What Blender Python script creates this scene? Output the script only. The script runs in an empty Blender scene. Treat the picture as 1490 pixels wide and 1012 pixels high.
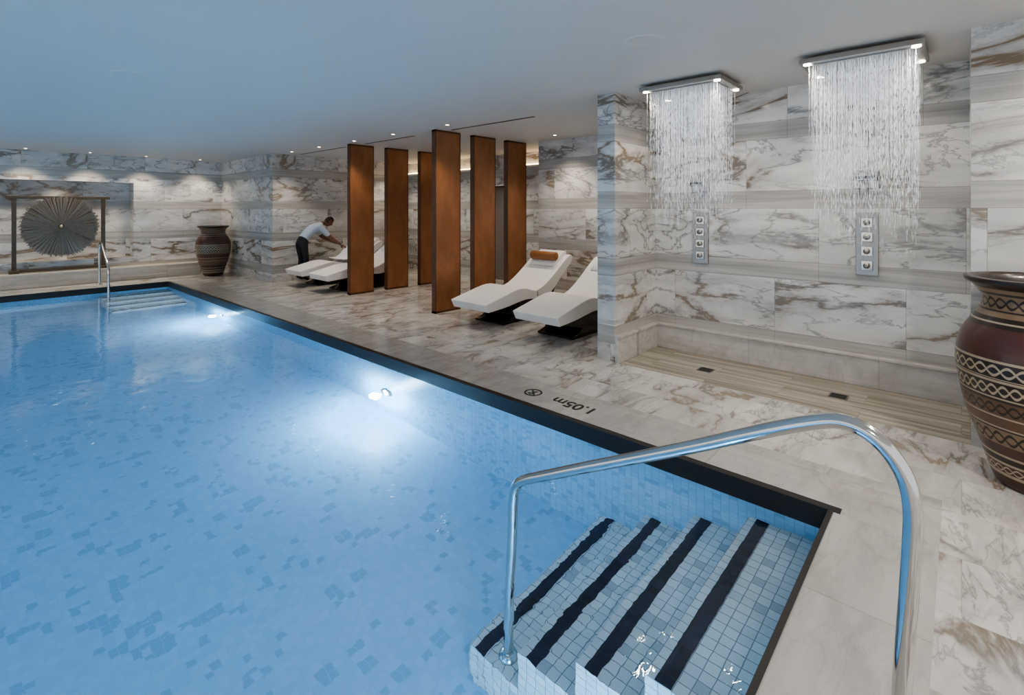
import bpy, bmesh, math, random
from mathutils import Vector, Matrix
random.seed(4)
S=bpy.context.scene
try: S.view_settings.look='AgX - Medium High Contrast'
except Exception: pass
CEIL=2.83
# ---------------------------------------------------------------- node helper
class NT:
    def __init__(s,name):
        s.m=bpy.data.materials.new(name); s.m.use_nodes=True
        s.t=s.m.node_tree; s.t.nodes.clear()
        s.out=s.t.nodes.new('ShaderNodeOutputMaterial')
    def n(s,typ,**k):
        x=s.t.nodes.new(typ)
        for a,b in k.items(): setattr(x,a,b)
        return x
    def lk(s,a,b): s.t.links.new(a,b)
    def put(s,sock,v):
        if v is None: return
        if isinstance(v,bpy.types.NodeSocket): s.lk(v,sock)
        else: sock.default_value=v
    def M(s,op,a,b=None,c=None):
        x=s.n('ShaderNodeMath',operation=op)
        s.put(x.inputs[0],a)
        if b is not None: s.put(x.inputs[1],b)
        if c is not None: s.put(x.inputs[2],c)
        return x.outputs[0]
    def V(s,op,a,b=None,sc=None):
        x=s.n('ShaderNodeVectorMath',operation=op)
        s.put(x.inputs[0],a)
        if b is not None: s.put(x.inputs[1],b)
        if sc is not None: s.put(x.inputs['Scale'],sc)
        return x.outputs[0]
    def pos(s): return s.n('ShaderNodeNewGeometry').outputs['Position']
    def nor(s): return s.n('ShaderNodeNewGeometry').outputs['Normal']
    def obj(s): return s.n('ShaderNodeTexCoord').outputs['Object']
    def sep(s,v):
        x=s.n('ShaderNodeSeparateXYZ'); s.lk(v,x.inputs[0]); return x.outputs[0],x.outputs[1],x.outputs[2]
    def comb(s,a,b,c):
        x=s.n('ShaderNodeCombineXYZ')
        for i,v in enumerate((a,b,c)): s.put(x.inputs[i],v)
        return x.outputs[0]
    def noise(s,v,scale,detail=4,rough=.5,dist=0):
        x=s.n('ShaderNodeTexNoise'); s.lk(v,x.inputs['Vector'])
        x.inputs['Scale'].default_value=scale; x.inputs['Detail'].default_value=detail
        x.inputs['Roughness'].default_value=rough; x.inputs['Distortion'].default_value=dist
        return x.outputs[0]
    def white(s,v):
        x=s.n('ShaderNodeTexWhiteNoise',noise_dimensions='3D'); s.lk(v,x.inputs['Vector']); return x.outputs['Value'],x.outputs['Color']
    def ramp(s,f,pts,interp='LINEAR'):
        x=s.n('ShaderNodeValToRGB'); r=x.color_ramp; r.interpolation=interp
        while len(r.elements)>1: r.elements.remove(r.elements[-1])
        for i,(p,c) in enumerate(pts):
            if not isinstance(c,(tuple,list)): c=(c,c,c)
            e=r.elements[0] if i==0 else r.elements.new(p)
            e.position=p; e.color=(c[0],c[1],c[2],1)
        s.put(x.inputs[0],f); return x.outputs[0]
    def mix(s,f,a,b,blend='MIX'):
        x=s.n('ShaderNodeMix',data_type='RGBA',blend_type=blend)
        s.put(x.inputs[0],f)
        for i,v in ((6,a),(7,b)):
            if isinstance(v,(tuple,list)): v=(v[0],v[1],v[2],1)
            s.put(x.inputs[i],v)
        return x.outputs[2]
    def bump(s,h,st=.3,d=.01):
        x=s.n('ShaderNodeBump'); x.inputs['Strength'].default_value=st; x.inputs['Distance'].default_value=d
        s.lk(h,x.inputs['Height']); return x.outputs[0]
    def P(s,color,rough=.4,metal=0,normal=None,spec=.5,emis=None,es=0,coat=0):
        x=s.n('ShaderNodeBsdfPrincipled')
        if isinstance(color,(tuple,list)): color=(color[0],color[1],color[2],1)
        s.put(x.inputs['Base Color'],color); s.put(x.inputs['Roughness'],rough); s.put(x.inputs['Metallic'],metal)
        x.inputs['Specular IOR Level'].default_value=spec
        x.inputs['Coat Weight'].default_value=coat
        if normal is not None: s.lk(normal,x.inputs['Normal'])
        if emis: x.inputs['Emission Color'].default_value=(*emis,1); x.inputs['Emission Strength'].default_value=es
        return x.outputs[0]
    def done(s,sh): s.lk(sh,s.out.inputs[0]); return s.m

def simple(name,col,rough=.4,metal=0,var=.06,scale=20,**k):
    t=NT(name); n=t.noise(t.pos(),scale,3)
    c=t.mix(n,tuple(max(0,x*(1-var)) for x in col),tuple(min(1,x*(1+var)) for x in col))
    return t.done(t.P(c,rough,metal,**k))
def emit(name,col,st):
    t=NT(name); e=t.n('ShaderNodeEmission'); e.inputs[0].default_value=(*col,1); e.inputs[1].default_value=st
    return t.done(e.outputs[0])

def veins(t,v,base=(.70,.69,.68),scale=1.0,amt=1.0,cl=.62,dia=None):
    """broad soft grey drifts + sharp diagonal veins"""
    mp=t.n('ShaderNodeMapping'); mp.inputs['Rotation'].default_value=dia or (.5,.75,.6); mp.inputs['Scale'].default_value=(.55,1.5,1.5)
    t.lk(v,mp.inputs[0]); vr=mp.outputs[0]
    n0=t.noise(v,.9*scale,2,.5,.2)
    cloud=t.ramp(t.noise(vr,1.3*scale,6,.62,.5),[(.42,0),(.75,1)])
    c=t.mix(cloud,base,tuple(b*cl for b in base))
    a=t.M('ABSOLUTE',t.M('SUBTRACT',t.noise(vr,.85*scale,8,.58,.55),.5))
    k=t.ramp(a,[(0,.9),(.007,.75),(.022,.30),(.055,.09),(.10,0)])
    k2=t.M('MINIMUM',t.M('MULTIPLY',t.M('MULTIPLY',k,amt),t.ramp(n0,[(.38,.3),(.55,1)])),1.0)
    b=t.M('ABSOLUTE',t.M('SUBTRACT',t.noise(t.V('ADD',vr,(7.3,2.1,4.4)),1.9*scale,7,.6,.6),.5))
    l=t.M('MULTIPLY',t.ramp(b,[(0,min(1,.65*amt)),(.007,.35*amt),(.022,0)]),t.ramp(n0,[(.45,1),(.6,.3)]))
    vc=t.mix(t.ramp(n0,[(.45,0),(.6,1)]),(.135,.135,.14),(.25,.185,.12))
    c=t.mix(k2,c,vc); c=t.mix(l,c,(.18,.178,.175))
    return c
def striped(t,u,w,z,lo=(.27,.26,.24),hi=(.56,.54,.50)):
    v=t.comb(t.M('MULTIPLY',u,.35),t.M('MULTIPLY',w,9.0),t.M('MULTIPLY',z,9.0))
    n=t.noise(v,1.6,6,.65,.35)
    return t.ramp(n,[(.30,lo),(.5,tuple((a+b)/2 for a,b in zip(lo,hi))),(.68,hi)])

def wall_mat(name,tint=1.0):
    t=NT(name); p=t.pos(); x,y,z=t.sep(p); u=t.M('ADD',x,y)
    per=.71
    r=t.M('DIVIDE',t.M('ADD',z,-.9+2*per),per); fr=t.M('FRACT',r); row=t.M('FLOOR',r)
    band=t.M('LESS_THAN',fr,.2535)
    uu=t.M('ADD',t.M('DIVIDE',u,1.05),t.M('MULTIPLY',row,.37)); ui=t.M('FLOOR',uu); fu=t.M('FRACT',uu)
    wv,wc=t.white(t.comb(ui,row,3.0))
    # alternate slabs mirrored so veins lean both ways (book-matched)
    sgn=t.M('SUBTRACT',t.M('MULTIPLY',t.M('GREATER_THAN',wv,.5),2.0),1.0)
    v=t.V('ADD',t.comb(t.M('MULTIPLY',u,sgn),0,z),t.V('SCALE',wc,sc=9.0))
    c=veins(t,v,base=(.82*tint,.80*tint,.76*tint),scale=1.15,amt=1.35,cl=.56,dia=(0,.85,0))
    c=t.mix(t.M('MULTIPLY',wv,.25),c,(.52*tint,.50*tint,.46*tint))
    s=striped(t,t.M('ADD',u,t.M('MULTIPLY',row,5.0)),0.0,t.M('ADD',z,t.M('MULTIPLY',row,1.7)),(.32,.305,.28),(.60,.57,.52))
    c=t.mix(band,c,s)
    g=t.M('MAXIMUM',t.M('LESS_THAN',fu,.004),t.M('MAXIMUM',t.M('LESS_THAN',fr,.006),t.M('LESS_THAN',t.M('ABSOLUTE',t.M('SUBTRACT',fr,.2535)),.004)))
    c=t.mix(t.M('MULTIPLY',g,.5),c,(.16,.15,.14))
    return t.done(t.P(c,.15))
def floor_mat():
    t=NT('floor_marble'); p=t.pos(); x,y,z=t.sep(p)
    yy=t.M('DIVIDE',y,.9); xi=t.M('DIVIDE',t.M('ADD',x,.08),.45); row=t.M('FLOOR',xi); yy=t.M('ADD',yy,t.M('MULTIPLY',row,.5))
    wv,wc=t.white(t.comb(t.M('FLOOR',yy),row,1.0))
    v=t.V('ADD',t.comb(x,y,0),t.V('SCALE',wc,sc=7.0))
    c=veins(t,v,base=(.74,.71,.665),scale=1.5,amt=1.05,cl=.58)
    c=t.mix(t.M('MULTIPLY',wv,.3),c,(.48,.45,.41))
    g=t.M('MAXIMUM',t.M('LESS_THAN',t.M('FRACT',yy),.004),t.M('LESS_THAN',t.M('FRACT',xi),.008))
    c=t.mix(t.M('MULTIPLY',g,.35),c,(.22,.2,.17))
    rg=t.ramp(t.noise(p,3,3),[(.3,.10),(.7,.22)])
    return t.done(t.P(c,rg))
def stripe_mat(name,axis,lo,hi,tile,tilelen,marble=0):
    t=NT(name); p=t.pos(); x,y,z=t.sep(p)
    u,w=(y,x) if axis=='y' else (x,y)
    wi=t.M('DIVIDE',w,tile); ui=t.M('ADD',t.M('DIVIDE',u,tilelen),t.M('MULTIPLY',t.M('FLOOR',wi),.5))
    wv,wc=t.white(t.comb(t.M('FLOOR',ui),t.M('FLOOR',wi),2.0))
    c=striped(t,t.M('ADD',u,t.M('MULTIPLY',wv,20)),w,z,lo,hi)
    if marble:
        m=veins(t,t.V('ADD',p,t.V('SCALE',wc,sc=5.0)),base=tuple(h*1.12 for h in hi),scale=2.2,amt=.5)
        c=t.mix(marble,c,m)
    g=t.M('MAXIMUM',t.M('LESS_THAN',t.M('FRACT',ui),.005),t.M('LESS_THAN',t.M('FRACT',wi),.01))
    c=t.mix(t.M('MULTIPLY',g,.4),c,(.2,.18,.16))
    return t.done(t.P(c,.20))
def mosaic_mat(name,a,b,dark,size,grout,pd=.12,big=None):
    t=NT(name); p=t.V('ADD',t.pos(),(.017,.013,.021)); q=t.V('SCALE',p,sc=1/size)
    fl=t.V('FLOOR',q); wv,wc=t.white(fl)
    c=t.mix(wv,a,b)
    if big:
        bq=t.V('FLOOR',t.V('MULTIPLY',q,(.5,.5,.5))); bv,_=t.white(bq)
        c=t.mix(t.M('MULTIPLY',t.M('LESS_THAN',bv,big),t.M('LESS_THAN',wv,.7)),c,dark)
    c=t.mix(t.M('LESS_THAN',wv,pd),c,dark)
    f=t.V('FRACTION',q); x,y,z=t.sep(f); nx,ny,nz=t.sep(t.V('ABSOLUTE',t.nor()))
    g=None
    for f_,n_ in ((x,nx),(y,ny),(z,nz)):
        k=t.M('MULTIPLY',t.M('LESS_THAN',f_,.075),t.M('LESS_THAN',n_,.5))
        g=k if g is None else t.M('MAXIMUM',g,k)
    c=t.mix(g,c,grout)
    return t.done(t.P(c,.35))

MW=wall_mat('wall_marble'); MF=floor_mat()
MCY=stripe_mat('coping_stone_y','y',(.38,.365,.335),(.50,.48,.445),.5,1.2,.5)
MCX=stripe_mat('coping_stone_x','x',(.38,.365,.335),(.50,.48,.445),.5,1.2,.5)
MSH=stripe_mat('shower_floor_stone','y',(.20,.17,.13),(.56,.51,.43),.24,1.2)
MBB=stripe_mat('baseboard_stone','y',(.40,.38,.345),(.68,.65,.60),5,1.1,.4)
MBX=stripe_mat('plinth_stone','x',(.44,.38,.30),(.78,.71,.60),5,1.1,.3)
MPF=mosaic_mat('pool_floor_mosaic',(.32,.53,.74),(.37,.58,.78),(.255,.445,.64),.045,(.34,.53,.72),.03,.13)
MPW=mosaic_mat('pool_wall_mosaic',(.38,.58,.75),(.46,.66,.81),(.32,.50,.67),.05,(.32,.46,.60),.1)
MST=mosaic_mat('step_mosaic',(.60,.63,.64),(.74,.76,.76),(.46,.50,.54),.055,(.25,.29,.32),.1)
MNV=mosaic_mat('navy_mosaic',(.010,.012,.028),(.022,.025,.05),(.01,.01,.02),.055,(.03,.032,.05),.1)
MDK=simple('dark_coping',(.022,.020,.019),.35)
MCE=simple('ceiling_paint',(.65,.62,.575),.6,var=.01,scale=2)
CHR=simple('polished_steel',(.66,.65,.63),.10,1.0,var=.02)
MSTL=simple('brushed_steel',(.40,.38,.35),.3,1.0,var=.05)
MWH=simple('white_upholstery',(.84,.82,.79),.55,var=.02,scale=60)
MBLK=simple('black_lacquer',(.012,.011,.011),.08,var=.1)
MTAN=simple('tan_leather',(.30,.12,.035),.5,var=.15)
MTWL=simple('towel_cotton',(.82,.82,.82),.9,var=.05,scale=150)
MMRK=simple('marking_black',(.03,.03,.03),.5)
MLAMP=emit('lamp_glow',(1,.90,.75),18)
MWARM=emit('warm_cove_glow',(1,.72,.40),9)
MPL=emit('pool_lamp_glow',(.75,.92,1),60)
t=NT('bronze_panel'); p=t.pos(); x,y,z=t.sep(p)
n=t.noise(t.comb(t.M('MULTIPLY',x,3),t.M('MULTIPLY',y,3),t.M('MULTIPLY',z,1.2)),2,4,.55)
n2=t.noise(t.comb(t.M('MULTIPLY',x,2),t.M('MULTIPLY',y,2),t.M('MULTIPLY',z,80)),3,2)
c=t.ramp(n,[(.3,(.33,.15,.07)),(.5,(.40,.18,.085)),(.7,(.47,.22,.105))])
c=t.mix(t.M('MULTIPLY',n2,.25),c,(.24,.105,.05))
MBZ=t.done(t.P(c,.34,.4))
t=NT('bronze_edge'); MBE=t.done(t.P(t.mix(t.noise(t.pos(),8),(.12,.06,.035),(.20,.10,.055)),.4,.5))

# ---------------------------------------------------------------- mesh helpers
def link(o): S.collection.objects.link(o); return o
def new(name,me,mats,parent=None):
    o=bpy.data.objects.new(name,me); link(o)
    for m in mats: me.materials.append(m)
    if parent: o.parent=parent
    return o
def boxes(name,lst,mats,parent=None,bevel=0):
    bm=bmesh.new()
    for b in lst:
        x0,x1,y0,y1,z0,z1=b[:6]; mi=b[6] if len(b)>6 else 0
        vs=[bm.verts.new((x,y,z)) for z in (z0,z1) for y in (y0,y1) for x in (x0,x1)]
        for f in ((0,2,3,1),(4,5,7,6),(0,1,5,4),(2,6,7,3),(0,4,6,2),(1,3,7,5)):
            fa=bm.faces.new([vs[i] for i in f]); fa.material_index=mi
    me=bpy.data.meshes.new(name); bm.to_mesh(me); bm.free()
    o=new(name,me,mats,parent)
    if bevel:
        m=o.modifiers.new('b','BEVEL'); m.width=bevel; m.segments=3; m.limit_method='ANGLE'
        for q in me.polygons: q.use_smooth=True
        w=o.modifiers.new('w','WEIGHTED_NORMAL')
    return o
def empty(name,loc=(0,0,0)):
    o=bpy.data.objects.new(name,None); o.location=loc; o.empty_display_size=.1; return link(o)
def extrude_profile(name,pts,y0,y1,mats,parent=None,bevel=0,seg=3,loc=(0,0,0)):
    bm=bmesh.new()
    a=[bm.verts.new((p[0],y0,p[1])) for p in pts]; b=[bm.verts.new((p[0],y1,p[1])) for p in pts]
    bm.faces.new(a); bm.faces.new(list(reversed(b)))
    for i in range(len(pts)):
        j=(i+1)%len(pts); bm.faces.new((a[j],a[i],b[i],b[j]))
    bmesh.ops.recalc_face_normals(bm,faces=bm.faces)
    me=bpy.data.meshes.new(name); bm.to_mesh(me); bm.free()
    o=new(name,me,mats,parent); o.location=loc
    if bevel:
        m=o.modifiers.new('b','BEVEL'); m.width=bevel; m.segments=seg; m.limit_method='ANGLE'; m.angle_limit=math.radians(35)
        for q in me.polygons: q.use_smooth=True
        o.modifiers.new('w','WEIGHTED_NORMAL')
    return o
def lathe(name,prof,mats,seg=64,parent=None,loc=(0,0,0)):
    bm=bmesh.new(); rings=[]
    for r,z in prof:
        rings.append([bm.verts.new((r*math.cos(2*math.pi*i/seg),r*math.sin(2*math.pi*i/seg),z)) for i in range(seg)] if r>1e-5 else [bm.verts.new((0,0,z))])
    for A,B in zip(rings,rings[1:]):
        for i in range(seg):
            j=(i+1)%seg
            if len(A)==1: bm.faces.new((A[0],B[i],B[j]))
            elif len(B)==1: bm.faces.new((A[i],A[j],B[0]))
            else: bm.faces.new((A[i],A[j],B[j],B[i]))
    bmesh.ops.recalc_face_normals(bm,faces=bm.faces)
    for f in bm.faces: f.smooth=True
    me=bpy.data.meshes.new(name); bm.to_mesh(me); bm.free()
    o=new(name,me,mats,parent); o.location=loc; return o
def tube(name,pts,r,mat,parent=None,smooth_path=True):
    cu=bpy.data.curves.new(name,'CURVE'); cu.dimensions='3D'; cu.bevel_depth=r; cu.bevel_resolution=6; cu.resolution_u=10; cu.use_fill_caps=True
    sp=cu.splines.new('NURBS' if smooth_path else 'POLY'); sp.points.add(len(pts)-1)
    for q,p in zip(sp.points,pts): q.co=(*p,1)
    if smooth_path: sp.use_endpoint_u=True; sp.order_u=3
    cu.materials.append(mat)
    o=bpy.data.objects.new(name,cu); link(o)
    dg=bpy.context.evaluated_depsgraph_get(); me=bpy.data.meshes.new_from_object(o.evaluated_get(dg))
    bpy.data.objects.remove(o)
    for q in me.polygons: q.use_smooth=True
    o=bpy.data.objects.new(name,me); link(o)
    if parent: o.parent=parent
    return o
def skin(name,verts,edges,radii,mats,parent=None,sub=2,root=0):
    me=bpy.data.meshes.new(name); me.from_pydata(verts,edges,[])
    o=bpy.data.objects.new(name,me); link(o)
    o.modifiers.new('s','SKIN')
    if me.skin_vertices:
        for i,r in enumerate(radii):
            sv=me.skin_vertices[0].data[i]; sv.radius=(r if isinstance(r,tuple) else (r,r)); sv.use_root=(i==root)
    m=o.modifiers.new('u','SUBSURF'); m.levels=sub; m.render_levels=sub
    bpy.context.view_layer.update()
    dg=bpy.context.evaluated_depsgraph_get(); m2=bpy.data.meshes.new_from_object(o.evaluated_get(dg))
    bpy.data.objects.remove(o)
    m2.materials.clear()
    for q in m2.polygons: q.use_smooth=True
    return new(name,m2,mats,parent)

# ---------------------------------------------------------------- room shell
PX0,PX1,PY0,PY1=-4.0,3.1,.525,13.05
WB=-.045; WT=2.70
boxes('floor',[
 (PX1,3.62,.08,PY1,-.1,0,1),(PX0,PX1,.08,PY0,-.1,0,2),
 (3.62,4.6,WB,PY1,-.1,0,0),(4.6,8.4,WT,11.3,-.1,0,0),
 (-6,3.62,-3,.08,-.1,0,0),(3.62,5.8,-3,WB,-.1,0,0),
 (-6,4.7,PY1,15,-.1,0,0),(-6,PX0,.08,PY1,-.1,0,0)],[MF,MCY,MCX])
boxes('shower_floor',[(4.6,5.6,WB,WT,-.1,-.012)],[MSH])
boxes('ceiling',[(-6,8.5,-3,15,CEIL,CEIL+.1)],[MCE])
boxes('wall_shower',[(5.55,5.75,WB,WT,-.1,CEIL)],[MW])
boxes('wall_partition',[(4.6,7.1,WT,2.91,-.1,CEIL)],[MW])
boxes('wall_right',[(4.6,5.75,-3,WB,-.1,CEIL)],[MW])
boxes('wall_lounge',[(7.1,7.3,WT,5.75,0,CEIL),(7.3,8.3,5.6,5.75,0,CEIL)],[MW])
boxes('wall_lounge_rear',[(8.2,8.4,5.75,7.3,0,CEIL),(8.2,8.4,8.2,11.2,0,CEIL),(8.2,8.4,7.3,8.2,2.15,CEIL)],[MW])
boxes('wall_corner',[(4.6,8.4,11.2,15,0,CEIL)],[MW])
boxes('wall_far',[(2.74,4.6,14.39,14.9,0,CEIL),(-6,.35,14.39,14.9,0,CEIL),(.35,2.74,14.39,14.9,2.22,CEIL),(.35,2.74,14.39,14.9,0,.5),(.35,2.74,14.8,14.9,.5,2.22)],[MW])
boxes('bench_plinth',[(-5.9,4.0,13.98,14.388,0,.26),(-5.9,4.03,13.95,14.388,.26,.30)],[MBX],bevel=.006)
d=empty('door_1',(8.25,7.75,0))
boxes('door_leaf',[(0,.05,-.42,.42,0,2.1)],[simple('bronze_door',(.22,.19,.165),.3)],d)
boxes('door_frame',[(-.06,.06,-.47,-.42,0,2.14),(-.06,.06,.42,.47,0,2.14),(-.06,.06,-.42,.42,2.1,2.14)],[MBE],d)
boxes('trim_cove',[(8.05,8.2,5.8,7.3,2.5,2.54),(8.05,8.2,8.2,11.15,2.5,2.54)],[MCE])
boxes('trim_cove_light',[(8.12,8.16,5.85,7.28,2.545,2.57),(8.12,8.16,8.25,11.1,2.545,2.57)],[MWARM])
boxes('baseboard_shower',[(5.51,5.55,WB,WT,-.012,.25),(5.49,5.55,WB,WT,.25,.275),(4.6,5.51,2.66,WT,-.012,.25),(4.6,5.51,2.64,WT,.25,.275)],[MBB],bevel=.004)
boxes('baseboard_lounge',[(7.08,7.1,2.92,5.75,0,.12),(4.62,8.2,11.18,11.2,0,.12),(4.58,4.6,11.2,13.93,0,.12)],[MBB])

# ---------------------------------------------------------------- pool
WZ=-.11; FZ=-1.32
boxes('swimming_pool',[
 (PX0-.1,PX1+.1,PY0-.1,PY1+.1,FZ-.1,FZ,0),
 (PX1,PX1+.1,PY0-.1,PY1+.1,FZ,-.12,1),(PX0-.1,PX0,PY0-.1,PY1+.1,FZ,-.12,1),
 (PX0,PX1,PY0-.1,PY0,FZ,-.12,1),(PX0,PX1,PY1,PY1+.1,FZ,-.12,1)],[MPF,MPW])
boxes('trim_pool_edge',[
 (PX1-.004,PX1+.05,PY0-.05,PY1+.05,-.12,.004),(PX0-.05,PX0+.004,PY0-.05,PY1+.05,-.12,.004),
 (PX0,PX1-.004,PY0-.02,PY0+.004,-.12,.004),(PX0,PX1-.004,PY1-.004,PY1+.05,-.12,.004)],[MDK])
def steps(name,x0,x1,ys,zs,sgn,ystart):
    par=empty(name,(x0,ystart,FZ)); L=[];N=[]
    prev=ystart
    for y,z in zip(ys,zs):
        a,b=sorted((prev,y)); L.append((0,x1-.002-x0,a-ystart,b-ystart,0.001,z-FZ)); 
        c=y-sgn*.075; a,b=sorted((c-.033,c+.033)); N.append((0,x1-.002-x0,a-ystart,b-ystart,z-FZ,z-FZ+.004))
        prev=y
    boxes('step_treads',L,[MST],par); boxes('step_nosing_stripes',N,[MNV],par)
ZS=[-.29,-.54,-.80,-1.06]
steps('pool_steps',1.80,PX1,[.925,1.25,1.58,1.92],ZS,1,PY0+.003)
steps('pool_steps',1.90,PX1,[12.65,12.32,11.99,11.66],[-.48,-.72,-.94,-1.14],-1,PY1-.003)
# water surface : real dielectric interface
t=NT('pool_water'); p=t.pos()
h=t.M('ADD',t.noise(p,5,3,.5,.3),t.M('MULTIPLY',t.noise(p,1.3,2),1.5))
nb=t.bump(h,.10,.045)
gl=t.n('ShaderNodeBsdfGlass'); gl.inputs['IOR'].default_value=1.33; gl.inputs['Roughness'].default_value=.0
gl.inputs['Color'].default_value=(.86,.95,1,1); t.lk(nb,gl.inputs['Normal'])
MWT=t.done(gl.outputs[0])
me=bpy.data.meshes.new('pool_water'); me.from_pydata([(PX0+.005,PY0+.005,WZ),(PX1-.005,PY0+.005,WZ),(PX1-.005,PY1-.005,WZ),(PX0+.005,PY1-.005,WZ)],[],[(0,1,2,3)])
new('pool_water',me,[MWT])

def light(name,typ,loc,power,col=(1,1,1),parent=None,**k):
    l=bpy.data.lights.new(name,typ); l.energy=power; l.color=col
    rot=k.pop('rot',None)
    for a,b in k.items(): setattr(l,a,b)
    o=bpy.data.objects.new(name,l); o.location=loc; link(o)
    if rot: o.rotation_euler=rot
    if parent: o.parent=parent
    return o
def pool_lamp(x,y,z,ang,power):
    e=empty('underwater_lamp',(x,y,z)); e.rotation_euler=(0,0,ang)   # lamp faces local +X
    o=lathe('lens',[(0,0),(.05,0),(.055,.01),(.0,.02)],[MPL],24,e); o.rotation_euler=(0,math.radians(90),0)
    r=lathe('rim',[(.055,0),(.085,0),(.085,.018),(.057,.018)],[MSTL],24,e); r.rotation_euler=(0,math.radians(90),0)
    light('bulb','POINT',(.14,0,0),power,(.50,.79,1),e,shadow_soft_size=.06)
LZ=-.86
for y in (4.62,9.7): pool_lamp(PX1-.001,y,LZ,math.pi,90)
for y in (2.2,6.2,10.8): pool_lamp(PX0+.001,y,LZ,0,62)
for x in (-2.0,1.0): pool_lamp(x,PY0+.001,LZ,math.pi/2,40)  # extra lamps added on the near wall to light the steps

# ---------------------------------------------------------------- rails
def rail(pts,base1,base2):
    e=empty('pool_handrail',(0,0,0))
    tube('rail_tube',pts,.0245,CHR,e)
    for b in (base1,base2):
        lathe('flange',[(0,0),(.055,0),(.055,.012),(.035,.03),(.0245,.035)],[CHR],32,e,b)
X=1.88
near=[(1.72,-1.05),(1.72,-.8),(1.70,-.2),(1.69,.05),(1.69,.10),(1.68,.20),(1.62,.255),(1.50,.315),(1.26,.44),(.786,.68),(.52,.825),(.38,.895),(.28,.935),(.19,.905),(.125,.82),(.105,.72),(.11,.58),(.135,.15),(.14,0)]
rail([(X,a,b) for a,b in near],(X,1.72,-1.056),(X,.14,0))
far=[(13.6,0),(13.61,.5),(13.61,.78),(13.58,.87),(13.48,.90),(13.38,.87),(13.2,.76),(12.95,.62),(12.75,.52),(12.66,.44),(12.64,.35),(12.64,.0),(12.6,-.71)]
rail([(2.0,a,b) for a,b in far],(2.0,12.59,-.716),(2.0,13.6,0))

# ---------------------------------------------------------------- fins
for Y in (5.99,8.49):
    for X0 in (4.89,5.70,6.52):
        e=empty('bronze_screen_fin',(X0,Y,0))
        boxes('panel',[(.012,.50,.0,.085,.03,CEIL-.03)],[MBZ],e,bevel=.003)
        boxes('frame',[(0,.012,-.004,.089,.0,CEIL),(.50,.512,-.004,.089,0,CEIL),(0,.512,-.004,.089,0,.03),(0,.512,-.004,.089,CEIL-.03,CEIL)],[MBE],e)

# ---------------------------------------------------------------- loungers
def arc(pts,n=6):
    out=[]
    P=[pts[0]]+pts+[pts[-1]]
    for i in range(1,len(P)-2):
        for k in range(n):
            t=k/n; a,b,c,d=P[i-1],P[i],P[i+1],P[i+2]
            out.append(tuple(.5*((2*b[j])+(-a[j]+c[j])*t+(2*a[j]-5*b[j]+4*c[j]-d[j])*t*t+(-a[j]+3*b[j]-3*c[j]+d[j])*t**3) for j in (0,1)))
    out.append(pts[-1]); return out
def lounger(x,y,roll=False):
    e=empty('spa_lounger',(x,y,0)); w=.345
    top=arc([(0,.345),(.25,.40),(.6,.475),(.80,.48),(.98,.43),(1.10,.41)])
    bot=arc([(1.10,.29),(.8,.31),(.4,.26),(.06,.235)])
    extrude_profile('seat_pad',top+bot,-w,w,[MWH],e,.03,4)
    top=arc([(1.06,.42),(1.22,.47),(1.45,.60),(1.70,.77),(1.86,.865),(1.93,.88)])
    bot=arc([(1.96,.84),(1.90,.74),(1.7,.60),(1.5,.42),(1.3,.30),(1.08,.285)])
    extrude_profile('backrest',top+bot,-w,w,[MWH],e,.03,4)
    extrude_profile('head_pillow',arc([(1.60,.715),(1.66,.79),(1.86,.93),(1.93,.92)])+[(1.90,.87),(1.7,.76)],-w*.72,w*.72,[MWH],e,.018,3)
    base=[(.42,0),(1.30,0),(1.42,.04),(1.60,.42),(1.5,.40),(1.28,.29),(.75,.29),(.30,.235),(.22,.21),(.62,.12),(.55,.06),(.40,.03)]
    extrude_profile('base',base,-w*.80,w*.80,[MBLK],e,.008,2)
    if roll:
        c=lathe('neck_roll',[(0,-.25),(.05,-.25),(.068,-.235),(.070,0),(.068,.235),(.05,.25),(0,.25)],[MTAN],24,e,(1.66,0,.865)); c.rotation_euler=(math.radians(90),0,0)
        boxes('roll_strap',[(1.70,1.95,-.08,-.05,.90,.915),(1.70,1.95,.05,.08,.90,.915)],[MTAN],e)
    return e
lounger(4.6,4.96,True); lounger(4.6,3.80); la=lounger(4.6,10.26); lounger(4.6,9.22)

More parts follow.
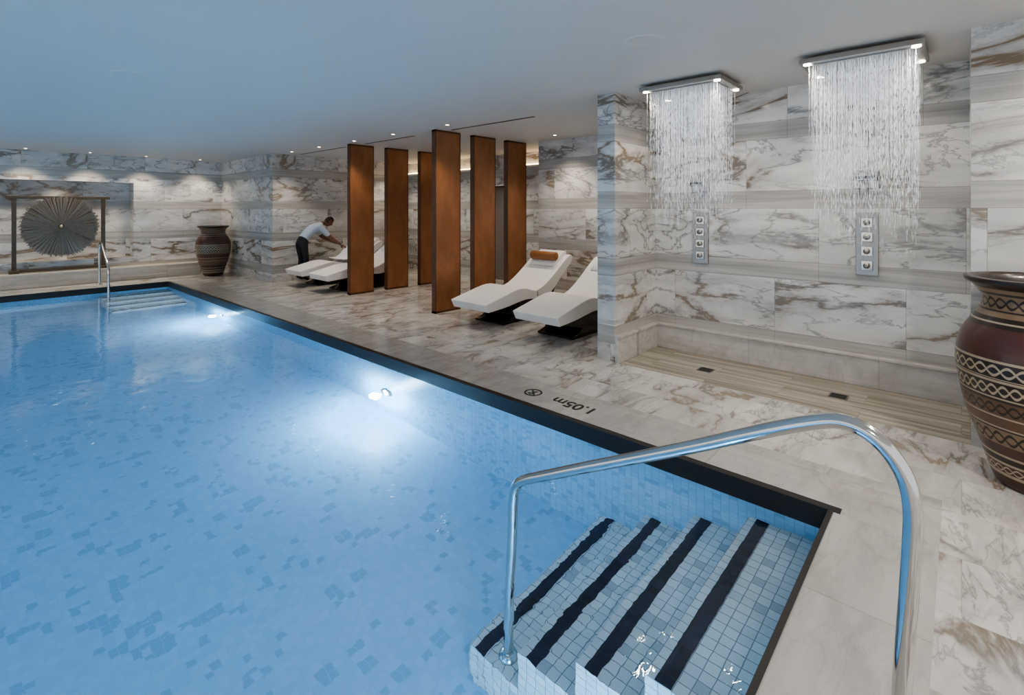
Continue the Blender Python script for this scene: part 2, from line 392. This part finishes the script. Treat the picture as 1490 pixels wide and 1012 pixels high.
# ---------------------------------------------------------------- shower panels, rain, controls
MNZ=simple('nozzle_plate',(.4,.4,.39),.35,.8)
def shower(y0,y1,n):
    e=empty('rain_shower_panel',(0,0,0))
    x0,x1=4.5,5.1
    boxes('plate',[(x0,x1,y0,y1,2.76,2.80)],[MSTL],e,bevel=.004)
    boxes('underside',[(x0+.07,x1-.07,y0+.07,y1-.07,2.752,2.76)],[MNZ],e)
    boxes('ceiling_mount',[(x0+.1,x1-.1,y0+.1,y1-.1,2.80,CEIL)],[MSTL],e)
    for cx in (x0+.05,x1-.05):
        for cy in (y0+.05,y1-.05):
            lathe('spot_lens',[(0,0),(.028,0),(.028,.006),(0,.006)],[MLAMP],16,e,(cx,cy,2.754))
            light('spot','SPOT',(cx,cy,2.745),16,(1,.90,.76),e,spot_size=math.radians(120),spot_blend=.8,shadow_soft_size=.03)
    bm=bmesh.new(); r=.0015
    nx,ny=17,28
    for i in range(nx):
        for j in range(ny):
            px=x0+.07+(x1-x0-.14)*i/(nx-1)+random.uniform(-.008,.008); py=y0+.06+(y1-y0-.12)*j/(ny-1)+random.uniform(-.008,.008)
            z=2.75; end=random.uniform(1.2,1.8)
            while z>end:
                f=(2.75-z)/1.35
                L=random.uniform(.03,.12)*(1-.6*f)
                if random.random()>f*.75-.02:
                    q=r*(1-.3*f)
                    a=[bm.verts.new((px+q*cx,py+q*cy,zz)) for zz in (z,z-L) for cx,cy in ((1,0),(-.5,.87),(-.5,-.87))]
                    for k in range(3):
                        m=(k+1)%3; bm.faces.new((a[k],a[m],a[3+m],a[3+k]))
                z-=L+random.uniform(.006,.03)+.035*f
    me=bpy.data.meshes.new('rain'); bm.to_mesh(me); bm.free()
    new('water_strands',me,[MRAIN],e)
t=NT('falling_water'); tr=t.n('ShaderNodeBsdfTransparent'); mx=t.n('ShaderNodeMixShader')
t.lk(t.ramp(t.noise(t.pos(),12,2),[(.3,.25),(.7,.75)]),mx.inputs[0]); t.lk(tr.outputs[0],mx.inputs[1]); t.lk(t.P((.93,.94,.96),.15,0,emis=(.93,.94,1),es=.35),mx.inputs[2])  # strands get a slight glow of their own, standing in for panel light
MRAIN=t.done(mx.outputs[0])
shower(.19,.97,0); shower(1.58,2.37,0)
for Y in (2.165,.642):
    e=empty('shower_control',(5.549,Y,0))
    boxes('mixer_plate',[(-.022,0,-.085,.085,1.0,1.57)],[MSTL],e,bevel=.004)
    for k in range(4):
        z=1.09+.13*k
        boxes('button_%d'%(k+1),[(-.034,-.022,-.045,.045,z-.045,z+.045)],[CHR],e,bevel=.006)
        o=lathe('knob',[(0,0),(.026,0),(.026,.022),(0,.025)],[MSTL],24,e,(-.034,0,z)); o.rotation_euler=(0,math.radians(-90),0)
    e=empty('shower_spout',(5.549,Y,0))
    boxes('wall_block',[(-.03,0,-.095,.095,1.79,1.96)],[MSTL],e,bevel=.005)
    boxes('spout_box',[(-.13,-.03,-.085,.085,1.86,1.94)],[MSTL],e,bevel=.006)
    boxes('spout_slot',[(-.135,-.13,-.07,.07,1.875,1.90)],[MDK],e)
for x_,y_ in ((5.02,1.91),(5.08,.79)):
    e=empty('floor_drain',(x_,y_,0))
    boxes('frame',[(-.07,.07,-.07,.07,-.012,-.008)],[MSTL],e)
    boxes('slots',[(-.058+.024*k,-.045+.024*k,-.058,.058,-.008,-.0065) for k in range(5)],[MDK],e)

# ---------------------------------------------------------------- pots
def pot_mat():
    t=NT('pot_clay'); p=t.obj(); x,y,z=t.sep(p)
    ang=t.M('ARCTAN2',y,x)
    zz=t.M('DIVIDE',z,1.2)
    dk=(.022,.013,.010); rd=(.075,.028,.020); br=(.14,.075,.04); cr=(.46,.37,.26); tn=(.25,.165,.10)
    col=t.ramp(zz,[(0,rd),(.06,cr),(.075,rd),(.12,cr),(.13,dk),(.16,cr),(.17,rd),(.22,tn),(.30,dk),(.305,cr),(.315,br),(.36,cr),(.37,br),(.44,dk),(.45,cr),(.46,dk),(.53,cr),(.54,rd),(.545,cr),(.55,dk),(.62,cr),(.63,rd),(.66,(.09,.032,.024)),(.77,dk),(.79,cr),(.80,dk),(.82,tn),(.84,dk),(.85,tn),(.92,dk),(.93,tn),(.95,dk)],'CONSTANT')
    def chain(n,lo,hi,c1,c,amp=.3):
        f=t.M('DIVIDE',t.M('SUBTRACT',zz,lo),hi-lo)
        inside=t.M('MULTIPLY',t.M('GREATER_THAN',f,0.02),t.M('LESS_THAN',f,.98))
        out=None
        for ph in (0,math.pi):
            s=t.M('ADD',t.M('MULTIPLY',t.M('SINE',t.M('ADD',t.M('MULTIPLY',ang,n),ph)),amp),.5)
            k=t.M('LESS_THAN',t.M('ABSOLUTE',t.M('SUBTRACT',f,s)),.09)
            out=k if out is None else t.M('MAXIMUM',out,k)
        return t.mix(t.M('MULTIPLY',inside,out),c,c1)
    col=chain(14,.85,.92,dk,col); col=chain(18,.55,.62,cr,col); col=chain(22,.46,.53,cr,col)
    col=chain(20,.37,.44,dk,col); col=chain(16,.22,.30,dk,col); col=chain(16,.075,.12,cr,col)
    nz=t.noise(p,40,3)
    return t.done(t.P(t.mix(t.M('MULTIPLY',nz,.3),col,(.06,.04,.03)),.32,normal=t.bump(nz,.2,.002),coat=.3))
MPOT=pot_mat()
prof=arc([(.19,0),(.215,.04),(.27,.22),(.335,.42),(.372,.62),(.378,.74),(.355,.86),(.30,.96),(.262,1.03),(.262,1.09),(.30,1.15),(.335,1.175),(.34,1.20)],5)
prof=[(0,0)]+prof+[(.318,1.205),(.29,1.17),(.245,1.09),(.245,1.03),(.28,.95),(.33,.84),(.34,.7),(0,.3)]
for l in ((4.17,-.345,0),(4.15,13.54,0)):
    o=lathe('terracotta_urn',prof,[MPOT],72,None,l)

# ---------------------------------------------------------------- gong
g=empty('sunburst_gong',(1.45,14.22,.30))
MWD=simple('dark_oak',(.10,.07,.042),.45,var=.3,scale=12)
MSB=simple('driftwood',(.25,.20,.15),.4,.25,var=.5,scale=30)
boxes('stand',[(-.74,-.67,-.035,.035,.0,1.56),(.67,.74,-.035,.035,0,1.56),(-.82,.82,-.04,.04,1.52,1.58),(-.78,-.63,-.12,.12,0,.06),(.63,.78,-.12,.12,0,.06),(-.67,.67,-.03,.03,.02,.07)],[MWD],g,bevel=.005)
bm=bmesh.new(); N=170; cz=.94
for i in range(N):
    a=2*math.pi*(i+random.uniform(-.3,.3))/N; R=random.uniform(.60,.655); hw=.009; r0=.05
    d=Vector((math.cos(a),0,math.sin(a))); s=Vector((-math.sin(a),0,math.cos(a)))
    y0=random.uniform(-.06,-.03)
    P=[d*r0-s*.002,d*r0+s*.002,d*R+s*hw*1.2,d*R-s*hw*1.2]
    top=[bm.verts.new((q.x,y0-.02*(k<2),q.z+cz)) for k,q in enumerate(P)]
    bot=[bm.verts.new((q.x,.0,q.z+cz)) for q in P]
    bm.faces.new(top)
    for k in range(4): bm.faces.new((top[k],bot[k],bot[(k+1)%4],top[(k+1)%4]))
bmesh.ops.recalc_face_normals(bm,faces=bm.faces)
me=bpy.data.meshes.new('rays'); bm.to_mesh(me); bm.free()
new('sunburst_rays',me,[MSB],g)
o=lathe('backing_disc',[(0,0),(.60,0),(.60,.02),(0,.03)],[MWD],64,g,(0,.0,cz)); o.rotation_euler=(math.radians(-90),0,0)
o=lathe('centre_boss',[(0,.05),(.03,.04),(.04,0),(0,0)],[simple('aged_brass',(.5,.42,.3),.35,.8)],32,g,(0,-.055,cz)); o.rotation_euler=(math.radians(90),0,0)
tube('cords',[(-.25,0,1.53),(-.25,0,1.45)],.008,MDK,g,False); tube('cords',[(.25,0,1.53),(.25,0,1.45)],.008,MDK,g,False)

# ---------------------------------------------------------------- deck marking
cu=bpy.data.curves.new('depth_marking','FONT'); cu.body='1.05m'; cu.size=.17; cu.extrude=.001; cu.offset=.002
o=bpy.data.objects.new('depth_marking',cu); link(o); o.location=(3.41,2.14,.0015); o.rotation_euler=(0,0,math.radians(90)); cu.materials.append(MMRK)
e=empty('no_diving_sign',(3.36,2.78,.001))
lathe('ring',[(.064,0),(.08,0),(.08,.0015),(.064,.0015),(.064,0)],[MMRK],40,e)
o=boxes('slash',[(-.07,.07,-.008,.008,0,.0015)],[MMRK],e); o.rotation_euler=(0,0,math.radians(45))
lathe('diver_head',[(0,0),(.013,0),(.013,.0015),(0,.0015)],[MMRK],16,e,(-.03,.02,0))
o=boxes('diver_body',[(-.02,.045,-.009,.009,0,.0014),(-.05,.0,-.03,-.02,0,.0014)],[MMRK],e); o.rotation_euler=(0,0,math.radians(-25))

# ---------------------------------------------------------------- ceiling fittings
def downlight(x,y,power,size=95,col=(1,.88,.72),tilt=None,z=CEIL,blend=.8):
    e=empty('downlight',(x,y,z))
    lathe('trim_ring',[(.026,0),(.042,0),(.042,-.005),(.026,-.003)],[MCE],24,e)
    lathe('lens',[(0,-.002),(.026,-.002),(.026,0),(0,0)],[MLAMP],16,e)
    light('lamp','SPOT',(0,0,-.03),power,col,e,spot_size=math.radians(size),spot_blend=blend,shadow_soft_size=.06,**({'rot':tilt} if tilt else {}))
for x_ in (-.6,.9,1.9,2.9,4.0): downlight(x_,14.0,68,105)
downlight(1.45,14.55,8,130,z=2.22)  # lamp added inside the niche to brighten the gong
for y_ in (5.55,6.9,8.1,9.4,10.6): downlight(4.75,y_,55,105)
for y_ in (3.6,5.0): downlight(6.6,y_,70,115)
for y_ in (7.3,9.0,10.6): downlight(7.4,y_,58,115)
downlight(4.2,-.9,90,150,(1,.94,.86)); downlight(2.4,-.9,125,160,(1,.94,.86)); downlight(-.5,-1.2,115,160,(1,.94,.86))  # unseen fill lamps added behind the camera, built like the other downlights
for x_,y_ in ((3.35,1.73),(1.04,5.62),(3.6,7.5)):
    lathe('ceiling_speaker',[(0,-.004),(.12,-.004),(.135,-.008),(.145,0)],[MCE],40,None,(x_,y_,CEIL))
boxes('air_slot',[(5.08,5.12,4.2,5.85,CEIL-.004,CEIL)],[MDK]); boxes('air_slot',[(5.08,5.12,6.8,8.3,CEIL-.004,CEIL)],[MDK]); boxes('air_slot',[(5.08,5.12,9.0,10.9,CEIL-.004,CEIL)],[MDK])

# ---------------------------------------------------------------- man
SK=simple('skin',(.16,.08,.05),.5,var=.1); SHIRT=simple('pale_blue_shirt',(.42,.48,.56),.8,var=.08,scale=15)
TR=simple('dark_trousers',(.015,.015,.018),.7); HAIR=simple('black_hair',(.01,.008,.007),.7); SHOE=simple('black_shoe',(.012,.012,.012),.3)
man=empty('attendant_man',(0,0,0))
V=[(5.08,10.88,.93),(5.19,10.87,1.04),(5.33,10.86,1.15),(5.44,10.84,1.22),(5.53,10.82,1.275),(5.60,10.80,1.30),
 (5.43,11.01,1.21),(5.62,10.97,.97),(5.83,10.64,.82),
 (5.43,10.67,1.21),(5.61,10.55,.96),(5.80,10.43,.80),
 (5.08,10.97,.86),(5.14,10.98,.48),(5.05,10.98,.10),(5.20,10.98,.045),
 (5.08,10.79,.86),(5.16,10.79,.48),(5.08,10.79,.10),(5.23,10.79,.045)]
E=[(0,1),(1,2),(2,3),(3,4),(4,5),(3,6),(6,7),(7,8),(3,9),(9,10),(10,11),(0,12),(12,13),(13,14),(14,15),(0,16),(16,17),(17,18),(18,19)]
R=[(.15,.12),(.15,.115),(.17,.12),(.15,.10),.06,.055,.075,.048,.03,.075,.048,.03,.10,.065,.042,.038,.10,.065,.042,.038]
b=skin('body',V,E,R,[SHIRT,TR,SK,SHOE],man)
hem=(Vector((5.08,0,.99)),Vector((.9,0,1))); slv=(Vector((5.575,0,1.03)),Vector((.45,0,-.6))); nck=(Vector((5.535,0,1.275)),Vector((.8,0,.5))); sho=(Vector((5.1,0,.085)),Vector((0,0,1)))
bm=bmesh.new(); bm.from_mesh(b.data)
for co_,no_ in (hem,slv,nck,sho):
    bmesh.ops.bisect_plane(bm,geom=bm.verts[:]+bm.edges[:]+bm.faces[:],plane_co=co_,plane_no=no_)
side=lambda pl,c:(c-pl[0]).dot(pl[1])
for f in bm.faces:
    c=f.calc_center_median(); f.smooth=True
    if c.z<.085: f.material_index=3
    elif side(slv,c)>0 and c.x>5.45 : f.material_index=2
    elif side(nck,c)>0 and c.z>1.2: f.material_index=2
    elif side(hem,c)<0 and c.x<5.42: f.material_index=1
    else: f.material_index=0
bm.to_mesh(b.data); bm.free()
bm=bmesh.new(); bmesh.ops.create_uvsphere(bm,u_segments=40,v_segments=28,radius=1)
for v in bm.verts:
    x,y,z=v.co
    w=1-.22*max(0,-z)**1.5
    X_=x*.098*w; Y_=y*.076*w; Z_=z*.122
    if x>0:
        X_-=.006*(1-abs(z))
        X_+=.024*math.exp(-((y)/.13)**2-((z+.10)/.20)**2)
        X_-=.012*(math.exp(-((y-.38)/.16)**2-((z-.08)/.12)**2)+math.exp(-((y+.38)/.16)**2-((z-.08)/.12)**2))
        X_+=.008*math.exp(-((y)/.28)**2-((z+.47)/.09)**2)
        X_+=.012*math.exp(-((y)/.3)**2-((z+.85)/.15)**2)
    v.co=(X_,Y_,Z_)
me=bpy.data.meshes.new('head'); bm.to_mesh(me); bm.free()
hd=new('head',me,[SK,HAIR],man); hd.location=(5.68,10.775,1.325); hd.rotation_euler=(0,math.radians(42),math.radians(-12))
for q in me.polygons:
    q.use_smooth=True; c=q.center
    if c.z>.055 or (c.x<-.015 and c.z>-.05): q.material_index=1
me2=me.copy(); hair=new('hair',me2,[],man); me2.materials.clear(); me2.materials.append(HAIR)
bm=bmesh.new(); bm.from_mesh(me2); bmesh.ops.delete(bm,geom=[f for f in bm.faces if f.material_index==0],context='FACES')
for f in bm.faces: f.material_index=0
for v in bm.verts: v.co*=1.07
bm.to_mesh(me2); bm.free(); hair.location=hd.location; hair.rotation_euler=hd.rotation_euler
EW=simple('eye_white',(.7,.7,.68),.2)
for s in (-1,1):
    o=lathe('ear',[(0,-.006),(.018,-.006),(.024,0),(.016,.008),(0,.004)],[SK],20,hd,(-.005,s*.076,-.005)); o.rotation_euler=(math.radians(90),0,0); o.scale=(.75,1.3,1)
    o=lathe('eye',[(0,-.011),(.008,-.008),(.011,0),(.008,.008),(0,.011)],[EW],16,hd,(.072,s*.029,.010))
def hand(wr,dirv,side,name):
    d=Vector(dirv).normalized(); up=Vector((0,0,1)); lat=d.cross(up).normalized()*side; dn=lat.cross(d).normalized()
    if dn.z>0: dn=-dn
    w=Vector(wr); pts=[w]; ed=[]; rad=[.026]
    pts.append(w+d*.05); rad.append((.034,.017)); ed.append((0,1)); pts.append(w+d*.085); rad.append((.038,.015)); ed.append((1,2))
    skin(name+'_palm',[tuple(p) for p in pts],ed,rad,[SK],man,1)
    for i,(off,L) in enumerate(((-.030,.068),(-.010,.078),(.010,.073),(.030,.056))):
        a=w+d*.075+lat*off; b_=a+d*L*.45+dn*.006; c_=b_+d*L*.3+dn*.016; e_=c_+d*L*.12+dn*.024
        skin(name+'_finger_%d'%(i+1),[tuple(a),tuple(b_),tuple(c_),tuple(e_)],[(0,1),(1,2),(2,3)],[.0095,.009,.008,.007],[SK],man,1)
    a=w+d*.03-lat*.022; b_=a+d*.03-lat*.025+dn*.006; c_=b_+d*.028-lat*.008+dn*.014
    skin(name+'_thumb',[tuple(a),tuple(b_),tuple(c_)],[(0,1),(1,2)],[.012,.010,.008],[SK],man,1)
hand((5.80,10.43,.80),(.80,-.15,-.45),-1,'right_hand'); hand((5.83,10.64,.82),(.55,-.65,-.5),1,'left_hand')
bm=bmesh.new(); bmesh.ops.create_grid(bm,x_segments=40,y_segments=40,size=.5)
for v in bm.verts:
    x,y=v.co.x,v.co.y
    zz=.17*math.exp(-((x+.03)/.26)**4-((y)/.38)**4)+.007*math.sin(x*30+y*9)*(1-abs(x))+.005*math.sin(y*34-x*6)
    X_=x*.75+.05; slope=.50+max(0,(X_+.12))*.62
    v.co=(X_,y*.62,slope+zz+.02)
me=bpy.data.meshes.new('towel'); bm.to_mesh(me); bm.free()
for q in me.polygons: q.use_smooth=True
o=new('draped_towel',me,[MTWL],la); o.location=(1.32,.04,0); m=o.modifiers.new('s','SOLIDIFY'); m.thickness=.015

# ---------------------------------------------------------------- world + camera
w=bpy.data.worlds.new('world'); S.world=w; w.use_nodes=True
bg=w.node_tree.nodes['Background']; bg.inputs[0].default_value=(.95,.96,1,1); bg.inputs[1].default_value=1.0
cam=bpy.data.cameras.new('camera'); co=bpy.data.objects.new('camera',cam); link(co)
co.location=(0,0,1.6); co.rotation_euler=(math.radians(90),0,math.radians(-47.95))
cam.sensor_width=36; cam.lens=726/1490*36; cam.shift_y=-201/1490; cam.clip_start=.02
S.camera=co
